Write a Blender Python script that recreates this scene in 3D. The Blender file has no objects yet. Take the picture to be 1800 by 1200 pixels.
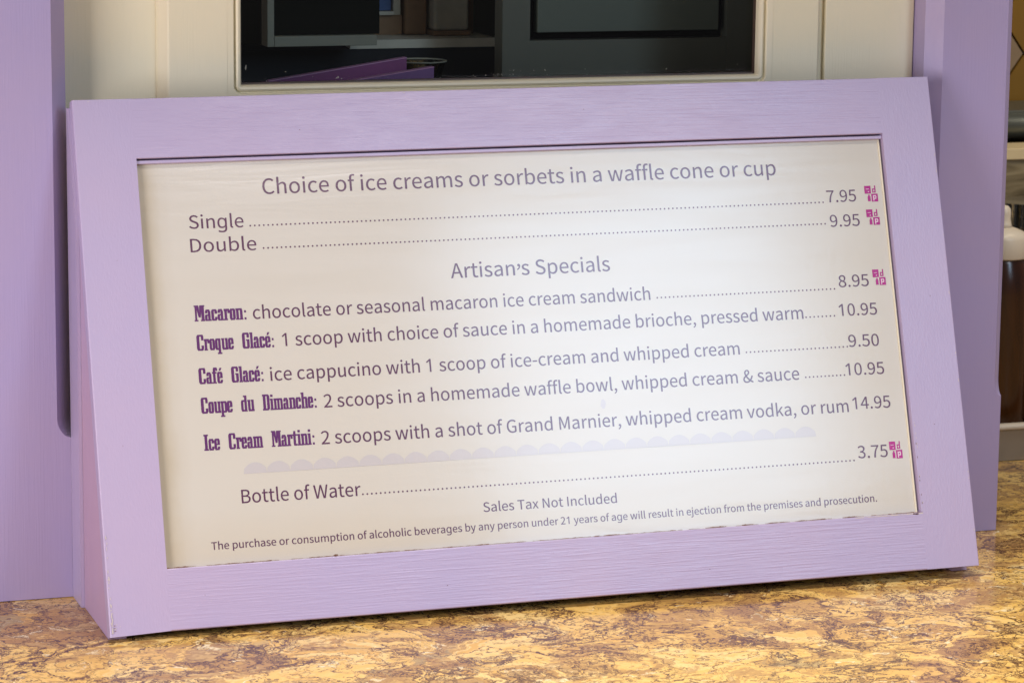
import bpy, bmesh, math, random
from mathutils import Vector, noise
random.seed(7)
sc = bpy.context.scene
col = sc.collection

# ------------------------------------------------------------------ camera
cam = bpy.data.cameras.new("camera")
cam.sensor_width = 36.0
cam.lens = 36.0 * 5499.7 / 1800.0
cam.clip_start, cam.clip_end = 0.05, 100.0
camo = bpy.data.objects.new("camera", cam)
col.objects.link(camo)
YAW, PITCH, ROLL = 0.32057, 0.17904, 0.01026
fw = Vector((math.sin(YAW)*math.cos(PITCH), math.cos(YAW)*math.cos(PITCH), -math.sin(PITCH)))
rt = Vector((math.cos(YAW), -math.sin(YAW), 0)); up = rt.cross(fw)
r2 = math.cos(ROLL)*rt + math.sin(ROLL)*up
u2 = -math.sin(ROLL)*rt + math.cos(ROLL)*up
from mathutils import Matrix
camo.matrix_world = Matrix(((r2.x, u2.x, -fw.x, -0.36447), (r2.y, u2.y, -fw.y, -1.90009), (r2.z, u2.z, -fw.z, 0.53913), (0, 0, 0, 1)))
cam.dof.use_dof = True
cam.dof.focus_distance = 2.12
cam.dof.aperture_fstop = 26.0
sc.camera = camo

# ------------------------------------------------------------------ light
world = bpy.data.worlds.new("World"); sc.world = world; world.use_nodes = True
bg = world.node_tree.nodes['Background']
bg.inputs[0].default_value = (0.95, 0.93, 1.0, 1); bg.inputs[1].default_value = 0.15
sc.view_settings.view_transform = 'Standard'; sc.view_settings.look = 'None'
sc.view_settings.exposure = 0.0; sc.view_settings.gamma = 1.0

def area(name, loc, target, sx, sy, power, color):
    l = bpy.data.lights.new(name, 'AREA'); l.shape = 'RECTANGLE'; l.size = sx; l.size_y = sy
    l.energy = power; l.color = color
    o = bpy.data.objects.new(name, l); col.objects.link(o); o.location = loc
    o.rotation_euler = (Vector(target)-Vector(loc)).to_track_quat('-Z', 'Y').to_euler()
    return o
area("side_lamp", (-1.00, -0.75, 0.32), (0.25, 0.05, 0.08), 0.50, 0.60, 11.8, (1.0, 0.94, 0.97))
area("ceiling_lamp", (0.30, -0.22, 1.25), (0.30, -0.22, 0.0), 1.0, 0.30, 22.0, (1.0, 0.92, 0.84))
area("window_light", (1.30, -2.20, 1.19), (0.42, 0.05, 0.15), 0.52, 0.62, 11.5, (0.55, 0.76, 1.0))
area("front_lamp", (1.08, -2.20, 1.78), (0.35, 0.08, 0.3), 0.85, 0.12, 8.5, (0.97, 0.95, 1.0))
area("back_counter_lamp", (1.05, 0.25, 0.95), (0.93, 0.6, 0.1), 0.25, 0.25, 2.2, (1.0, 0.82, 0.58))

# ------------------------------------------------------------------ fitted sizes (metres)
W, Dt, D, H = 0.61, 0.10722, 0.11892, 0.32898
L = math.hypot(Dt, H)
U0, U1, V0, V1 = 0.03954, 0.57027, 0.03956, 0.30632
YW = D + 0.038            # shop front plane
def P(u, v, n=0.0):
    """sign plane: u along, v up the slope, n out of the face"""
    return Vector((u, Dt*v/L - n*H/L, H*v/L + 0.003*u/W + n*Dt/L))

# ------------------------------------------------------------------ materials
def mat(name):
    m = bpy.data.materials.new(name); m.use_nodes = True
    nt = m.node_tree
    b = nt.nodes['Principled BSDF']
    return m, nt, b
def N(nt, t, **k):
    n = nt.nodes.new(t)
    for a, v in k.items(): setattr(n, a, v)
    return n
def ramp(nt, fac, stops):
    r = N(nt, 'ShaderNodeValToRGB'); e = r.color_ramp.elements
    while len(e) < len(stops): e.new(0.5)
    for el, (p, c) in zip(e, stops): el.position = p; el.color = (*c, 1) if len(c) == 3 else c
    nt.links.new(fac, r.inputs[0]); return r.outputs[0]
def tex_noise(nt, scale, vec=(1, 1, 1), detail=4, rough=0.55, dist=0.0, rot=(0, 0, 0)):
    tc = N(nt, 'ShaderNodeTexCoord'); mp = N(nt, 'ShaderNodeMapping'); mp.inputs['Scale'].default_value = vec
    mp.inputs['Rotation'].default_value = rot
    nt.links.new(tc.outputs['Object'], mp.inputs[0])
    n = N(nt, 'ShaderNodeTexNoise'); n.inputs['Scale'].default_value = scale
    n.inputs['Detail'].default_value = detail; n.inputs['Roughness'].default_value = rough
    n.inputs['Distortion'].default_value = dist
    nt.links.new(mp.outputs[0], n.inputs['Vector']); return n.outputs['Fac']
def mixc(nt, fac, a, b):
    m = N(nt, 'ShaderNodeMix', data_type='RGBA')
    if isinstance(fac, float): m.inputs[0].default_value = fac
    else: nt.links.new(fac, m.inputs[0])
    for i, x in ((6, a), (7, b)):
        if isinstance(x, tuple): m.inputs[i].default_value = (*x, 1)
        else: nt.links.new(x, m.inputs[i])
    return m.outputs[2]
def math_n(nt, op, a, b):
    m = N(nt, 'ShaderNodeMath', operation=op)
    for i, x in enumerate((a, b)):
        if isinstance(x, (int, float)): m.inputs[i].default_value = x
        else: nt.links.new(x, m.inputs[i])
    return m.outputs[0]
def bump(nt, b, h, strength, dist=0.001):
    n = N(nt, 'ShaderNodeBump'); n.inputs['Strength'].default_value = strength; n.inputs['Distance'].default_value = dist
    nt.links.new(h, n.inputs['Height']); nt.links.new(n.outputs[0], b.inputs['Normal'])

def paint(name, base, base2, along, rough=0.36, streak=0.5, spec=0.5):
    """brushed gloss paint; along = 'x' or 'z' brush direction"""
    m, nt, b = mat(name)
    v = (0.035, 1, 1) if along == 'x' else (1, 1, 0.03)
    s1 = tex_noise(nt, 800, v, 2, 0.6, 0.1)
    s2 = tex_noise(nt, 90, (0.25, 1, 1) if along == 'x' else (1, 1, 0.2), 3, 0.5, 0.8)
    blot = tex_noise(nt, 9, (1, 1, 1), 3, 0.5)
    c = mixc(nt, ramp(nt, blot, [(0.35, (0, 0, 0)), (0.65, (1, 1, 1))]), base, base2)
    nt.links.new(c, b.inputs['Base Color'])
    rr = N(nt, 'ShaderNodeMapRange'); rr.inputs[3].default_value = rough-0.07; rr.inputs[4].default_value = rough+0.10
    nt.links.new(s2, rr.inputs[0]); nt.links.new(rr.outputs[0], b.inputs['Roughness'])
    b.inputs['Specular IOR Level'].default_value = spec
    h = math_n(nt, 'ADD', math_n(nt, 'MULTIPLY', math_n(nt, 'POWER', s1, 2.5), 1.6), math_n(nt, 'MULTIPLY', s2, 0.18))
    bump(nt, b, h, streak, 0.0009)
    return m
LIL, LIL2 = (0.450, 0.380, 0.590), (0.475, 0.388, 0.580)
M = {}
M['lilac_h'] = paint('lilac_paint_horizontal', LIL, LIL2, 'x', 0.28, 0.17)
M['lilac_v'] = paint('lilac_paint_vertical', LIL, LIL2, 'z', 0.33, 0.09)
M['lilac_side'] = paint('lilac_paint_side', (0.46, 0.34, 0.53), (0.50, 0.34, 0.49), 'z', 0.45, 0.15)
M['post'] = paint('lilac_post_paint', (0.405, 0.345, 0.600), (0.430, 0.352, 0.570), 'z', 0.45, 0.14)
M['cream'] = paint('cream_paint', (0.79, 0.725, 0.53), (0.82, 0.75, 0.56), 'z', 0.5, 0.12)

def plain(name, c, rough=0.5, metal=0.0, noise_amt=0.15, scale=30, spec=0.5):
    m, nt, b = mat(name)
    f = tex_noise(nt, scale, (1, 1, 1), 4, 0.6)
    c2 = tuple(x*(1-noise_amt) for x in c)
    nt.links.new(mixc(nt, f, c, c2), b.inputs['Base Color'])
    b.inputs['Roughness'].default_value = rough; b.inputs['Metallic'].default_value = metal
    b.inputs['Specular IOR Level'].default_value = spec
    return m

# menu panel: printed sheet under a satin plastic film, a little scuffed
def panel_mat(name, base, base2, edge_tint=False):
    m, nt, b = mat(name)
    blot = tex_noise(nt, 5, (1, 1, 1), 3, 0.5)
    c = mixc(nt, ramp(nt, blot, [(0.35, (0, 0, 0)), (0.65, (1, 1, 1))]), base, base2)
    if edge_tint:      # fades to yellow brown along the left margin and the foot
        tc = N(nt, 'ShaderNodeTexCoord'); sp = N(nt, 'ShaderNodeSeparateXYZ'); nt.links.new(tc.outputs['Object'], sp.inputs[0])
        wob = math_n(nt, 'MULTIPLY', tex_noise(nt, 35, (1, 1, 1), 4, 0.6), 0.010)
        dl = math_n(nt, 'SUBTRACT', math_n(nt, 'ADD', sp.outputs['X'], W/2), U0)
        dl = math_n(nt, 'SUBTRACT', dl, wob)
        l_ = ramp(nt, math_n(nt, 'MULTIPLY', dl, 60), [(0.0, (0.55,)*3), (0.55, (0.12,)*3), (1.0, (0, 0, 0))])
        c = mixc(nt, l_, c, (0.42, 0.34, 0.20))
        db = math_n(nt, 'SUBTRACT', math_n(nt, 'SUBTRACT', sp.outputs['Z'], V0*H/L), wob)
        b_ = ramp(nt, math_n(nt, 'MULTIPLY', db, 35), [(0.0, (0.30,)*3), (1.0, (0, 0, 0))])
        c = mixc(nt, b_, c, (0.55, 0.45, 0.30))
    nt.links.new(c, b.inputs['Base Color'])
    b.inputs['Specular IOR Level'].default_value = 0.5
    sc1 = tex_noise(nt, 60, (0.12, 1, 1), 3, 0.5, 1.0)
    sc2 = tex_noise(nt, 240, (1, 1, 0.12), 2, 0.5, 0.5)
    r = N(nt, 'ShaderNodeMapRange'); r.inputs[3].default_value = 0.11; r.inputs[4].default_value = 0.19
    nt.links.new(sc1, r.inputs[0]); nt.links.new(r.outputs[0], b.inputs['Roughness'])
    h = math_n(nt, 'ADD', math_n(nt, 'MULTIPLY', sc1, 0.8), math_n(nt, 'MULTIPLY', sc2, 0.12))
    bump(nt, b, h, 0.12, 0.0010)
    return m
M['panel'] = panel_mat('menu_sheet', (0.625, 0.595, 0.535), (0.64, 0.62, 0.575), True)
M['ink'] = panel_mat('plum_grey_ink', (0.115, 0.045, 0.098), (0.125, 0.050, 0.105))
M['ink_bold'] = panel_mat('violet_ink', (0.125, 0.035, 0.150), (0.135, 0.042, 0.16))
M['magenta'] = panel_mat('magenta_ink', (0.40, 0.012, 0.22), (0.46, 0.02, 0.25))
M['white_ink'] = panel_mat('pale_pink_ink', (0.75, 0.55, 0.66), (0.76, 0.58, 0.68))
M['scallop'] = panel_mat('pale_lavender_ink', (0.555, 0.53, 0.545), (0.57, 0.545, 0.56))

# marbled counter
def marble():
    m, nt, b = mat('golden_marbled_stone')
    tc = N(nt, 'ShaderNodeTexCoord'); mp = N(nt, 'ShaderNodeMapping')
    mp.inputs['Scale'].default_value = (0.90, 1.0, 1.0); mp.inputs['Rotation'].default_value = (0, 0, 0.25)
    nt.links.new(tc.outputs['Object'], mp.inputs[0])
    wn = N(nt, 'ShaderNodeTexNoise'); wn.inputs['Scale'].default_value = 13; wn.inputs['Detail'].default_value = 5; wn.inputs['Roughness'].default_value = 0.6
    nt.links.new(mp.outputs[0], wn.inputs['Vector'])
    vs = N(nt, 'ShaderNodeVectorMath', operation='SCALE'); vs.inputs['Scale'].default_value = 0.13
    nt.links.new(wn.outputs['Color'], vs.inputs[0])
    va = N(nt, 'ShaderNodeVectorMath', operation='ADD')
    nt.links.new(mp.outputs[0], va.inputs[0]); nt.links.new(vs.outputs[0], va.inputs[1])
    def no(scale, det, ro, di=0.0):
        n = N(nt, 'ShaderNodeTexNoise'); n.inputs['Scale'].default_value = scale; n.inputs['Detail'].default_value = det
        n.inputs['Roughness'].default_value = ro; n.inputs['Distortion'].default_value = di
        nt.links.new(va.outputs[0], n.inputs['Vector']); return n.outputs['Fac']
    a = no(11, 14, 0.60, 0.9)
    basec = ramp(nt, a, [(0.30, (0.44, 0.25, 0.07)), (0.42, (0.74, 0.45, 0.12)), (0.455, (0.84, 0.56, 0.18)), (0.50, (0.78, 0.48, 0.12)), (0.58, (0.86, 0.63, 0.26)), (0.61, (0.74, 0.43, 0.10)), (0.74, (0.58, 0.42, 0.18))])
    g = no(13, 14, 0.62, 1.4)          # mauve brown drifts with crisp edges
    basec = mixc(nt, ramp(nt, g, [(0.520, (0, 0, 0)), (0.528, (0.75, 0.75, 0.75)), (0.575, (0.30, 0.30, 0.30)), (0.59, (0.9, 0.9, 0.9)), (0.70, (0.5, 0.5, 0.5))]), basec, (0.33, 0.175, 0.07))
    g3 = no(32, 10, 0.7, 1.0)
    basec = mixc(nt, ramp(nt, g3, [(0.54, (0, 0, 0)), (0.565, (0.7, 0.7, 0.7))]), basec, (0.42, 0.23, 0.08))
    g2 = no(45, 8, 0.7, 0.4)           # small cream flakes
    basec = mixc(nt, ramp(nt, g2, [(0.61, (0, 0, 0)), (0.63, (0.8, 0.8, 0.8))]), basec, (0.90, 0.78, 0.50))
    k = no(7, 9, 0.66, 0.3)            # grey green clouds
    basec = mixc(nt, ramp(nt, k, [(0.64, (0, 0, 0)), (0.66, (0.6, 0.6, 0.6))]), basec, (0.30, 0.24, 0.13))
    k2 = no(17, 10, 0.7, 0.5)          # dark pockets
    basec = mixc(nt, ramp(nt, k2, [(0.66, (0, 0, 0)), (0.69, (0.85, 0.85, 0.85))]), basec, (0.13, 0.075, 0.05))
    for sc_, wdt, amt in ((8, 0.010, 1.0), (17, 0.014, 1.0), (36, 0.020, 0.8)):   # thin dark veins
        v = no(sc_, 9, 0.62, 0.7)
        rdg = math_n(nt, 'ABSOLUTE', math_n(nt, 'SUBTRACT', v, 0.5), 0)
        msk = ramp(nt, rdg, [(wdt*0.35, (amt,)*3), (wdt, (0, 0, 0))])
        basec = mixc(nt, msk, basec, (0.10, 0.045, 0.028))
    nt.links.new(basec, b.inputs['Base Color'])
    b.inputs['Roughness'].default_value = 0.16
    b.inputs['Specular IOR Level'].default_value = 0.22
    bump(nt, b, tex_noise(nt, 500, (1, 1, 1), 2, 0.5), 0.05, 0.0005)
    return m
M['marble'] = marble()
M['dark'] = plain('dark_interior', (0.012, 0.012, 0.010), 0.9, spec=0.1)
M['grey_trim'] = plain('grey_trim', (0.30, 0.30, 0.26), 0.6)
M['slate'] = plain('slate_grey_paint', (0.095, 0.095, 0.080), 0.5, 0, 0.2, 9)
M['slate2'] = plain('slate_green_panel', (0.100, 0.112, 0.096), 0.5, 0, 0.25, 12)
M['black'] = plain('black_recess', (0.004, 0.003, 0.003), 0.9, spec=0.05)
M['brown'] = plain('brown_wood', (0.34, 0.20, 0.11), 0.6, 0, 0.5, 40)
M['tan'] = plain('stone_tan', (0.62, 0.57, 0.48), 0.7, 0, 0.45, 45)
M['ledge'] = plain('ledge_stone', (0.70, 0.67, 0.60), 0.6, 0, 0.3, 60)
M['blue'] = plain('blue_panel', (0.08, 0.17, 0.48), 0.5, 0, 0.7, 60)
M['navy'] = plain('navy_cloth', (0.012, 0.013, 0.022), 0.8, 0, 0.4, 30)
M['magenta_card'] = plain('magenta_card', (0.20, 0.045, 0.19), 0.45, 0, 0.3, 25)
M['violet_card'] = plain('violet_card', (0.17, 0.075, 0.25), 0.45, 0, 0.3, 25)
M['card_edge'] = plain('pale_card_edge', (0.40, 0.20, 0.42), 0.5)
M['dust'] = plain('pale_dust', (0.45, 0.42, 0.36), 0.9)
M['gasket'] = plain('brown_gasket', (0.06, 0.035, 0.025), 0.5)
M['ochre'] = plain('ochre_tile', (0.24, 0.125, 0.015), 0.3, 0, 0.35, 20)
M['beige_tile'] = plain('beige_tile', (0.30, 0.21, 0.125), 0.3, 0, 0.3, 25)
M['grout'] = plain('dark_grout', (0.07, 0.035, 0.015), 0.8)
M['steel'] = plain('grey_green_steel', (0.17, 0.18, 0.15), 0.32, 0.6, 0.2, 20)
M['tray'] = plain('tray_metal', (0.42, 0.36, 0.28), 0.35, 0.5, 0.25, 30)
M['cap'] = plain('cream_plastic', (0.75, 0.66, 0.52), 0.38, 0, 0.08, 10)
M['worn'] = plain('worn_bare_wood', (0.22, 0.10, 0.06), 0.8, 0, 0.5, 300)
M['chip'] = plain('chipped_primer', (0.70, 0.62, 0.58), 0.7, 0, 0.2, 300)
def wood():
    m, nt, b = mat('grey_brown_wood')
    f = tex_noise(nt, 22, (0.35, 1, 2.5), 7, 0.6, 2.2)
    nt.links.new(ramp(nt, f, [(0.3, (0.07, 0.05, 0.02)), (0.5, (0.20, 0.155, 0.08)), (0.7, (0.31, 0.25, 0.14))]), b.inputs['Base Color'])
    b.inputs['Roughness'].default_value = 0.5
    return m
M['wood'] = wood()
M['wood_edge'] = plain('pale_wood_edge', (0.72, 0.58, 0.33), 0.5)
def syrup():
    m, nt, b = mat('caramel_syrup_bottle')
    f = tex_noise(nt, 14, (1, 1, 0.2), 4, 0.6, 0.5)
    nt.links.new(ramp(nt, f, [(0.35, (0.018, 0.005, 0.002)), (0.6, (0.075, 0.022, 0.004))]), b.inputs['Base Color'])
    b.inputs['Roughness'].default_value = 0.22
    return m
M['syrup'] = syrup()
def glass(name, tint, rough=0.0, spec_mix=1.0):
    m = bpy.data.materials.new(name); m.use_nodes = True; nt = m.node_tree; nt.nodes.clear()
    o = N(nt, 'ShaderNodeOutputMaterial'); t = N(nt, 'ShaderNodeBsdfTransparent'); g = N(nt, 'ShaderNodeBsdfGlossy')
    t.inputs[0].default_value = (*tint, 1); g.inputs['Roughness'].default_value = rough
    fr = N(nt, 'ShaderNodeFresnel'); fr.inputs[0].default_value = 1.5
    mx = N(nt, 'ShaderNodeMixShader')
    nt.links.new(math_n(nt, 'MULTIPLY', fr.outputs[0], spec_mix), mx.inputs[0])
    nt.links.new(t.outputs[0], mx.inputs[1]); nt.links.new(g.outputs[0], mx.inputs[2]); nt.links.new(mx.outputs[0], o.inputs[0])
    return m
M['glass'] = glass('window_glass', (0.93, 0.95, 0.93), 0.03, 0.35)
M['clear'] = glass('clear_glass', (0.85, 0.86, 0.82), 0.05, 2.2)

# ------------------------------------------------------------------ mesh helpers
def thing(name, label, cat, loc=(0, 0, 0), group=None):
    o = bpy.data.objects.new(name, None); col.objects.link(o); o.location = loc
    o.empty_display_size = 0.05
    o['label'] = label; o['category'] = cat
    if group: o['group'] = group
    return o
def origin(o):
    v = Vector((0, 0, 0))
    while o is not None: v += o.location; o = o.parent
    return v
def obj(name, bm, m, parent=None, smooth=False, label=None):
    """world-space bmesh -> one object, its vertices kept relative to the thing's base"""
    if isinstance(bm, bpy.types.Mesh): me = bm
    else:
        bmesh.ops.recalc_face_normals(bm, faces=bm.faces)
        me = bpy.data.meshes.new(name); bm.to_mesh(me); bm.free()
    if parent is not None: me.transform(Matrix.Translation(-origin(parent)))
    if m is not None: me.materials.clear(); me.materials.append(m)
    if smooth:
        for f in me.polygons: f.use_smooth = True
    o = bpy.data.objects.new(name, me); col.objects.link(o)
    if parent is not None: o.parent = parent
    if label: o['label'] = label
    return o
def box(bm, x0, x1, y0, y1, z0, z1, bev=0.0):
    vs = [bm.verts.new(c) for c in ((x0,y0,z0),(x1,y0,z0),(x1,y1,z0),(x0,y1,z0),(x0,y0,z1),(x1,y0,z1),(x1,y1,z1),(x0,y1,z1))]
    fs = [bm.faces.new([vs[i] for i in q]) for q in ((0,3,2,1),(4,5,6,7),(0,1,5,4),(1,2,6,5),(2,3,7,6),(3,0,4,7))]
    if bev > 0:
        es = list({e for f in fs for e in f.edges})
        bmesh.ops.bevel(bm, geom=es, offset=bev, segments=2, affect='EDGES', profile=0.5)
    return bm
def mkbox(*a, **k): return box(bmesh.new(), *a, **k)
def prism(pts_front, offset):
    """closed solid from a polygon (Vectors) pushed along offset"""
    bm = bmesh.new()
    a = [bm.verts.new(p) for p in pts_front]; b = [bm.verts.new(p+offset) for p in pts_front]
    bm.faces.new(a); bm.faces.new(b[::-1]); n = len(a)
    for i in range(n): bm.faces.new((a[i], b[i], b[(i+1) % n], a[(i+1) % n]))
    return bm
def loft(loops, closed=True, cap=True):
    bm = bmesh.new(); rows = [[bm.verts.new(p) for p in l] for l in loops]; n = len(rows[0])
    for a, b in zip(rows, rows[1:]):
        for i in range(n if closed else n-1):
            bm.faces.new((a[i], a[(i+1) % n], b[(i+1) % n], b[i]))
    if cap: bm.faces.new(rows[0][::-1]); bm.faces.new(rows[-1])
    return bm
def lathe(cx, cy, prof, seg=48, cap=True):
    return loft([[Vector((cx+r*math.cos(2*math.pi*i/seg), cy+r*math.sin(2*math.pi*i/seg), z)) for i in range(seg)] for r, z in prof], True, cap)

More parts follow.
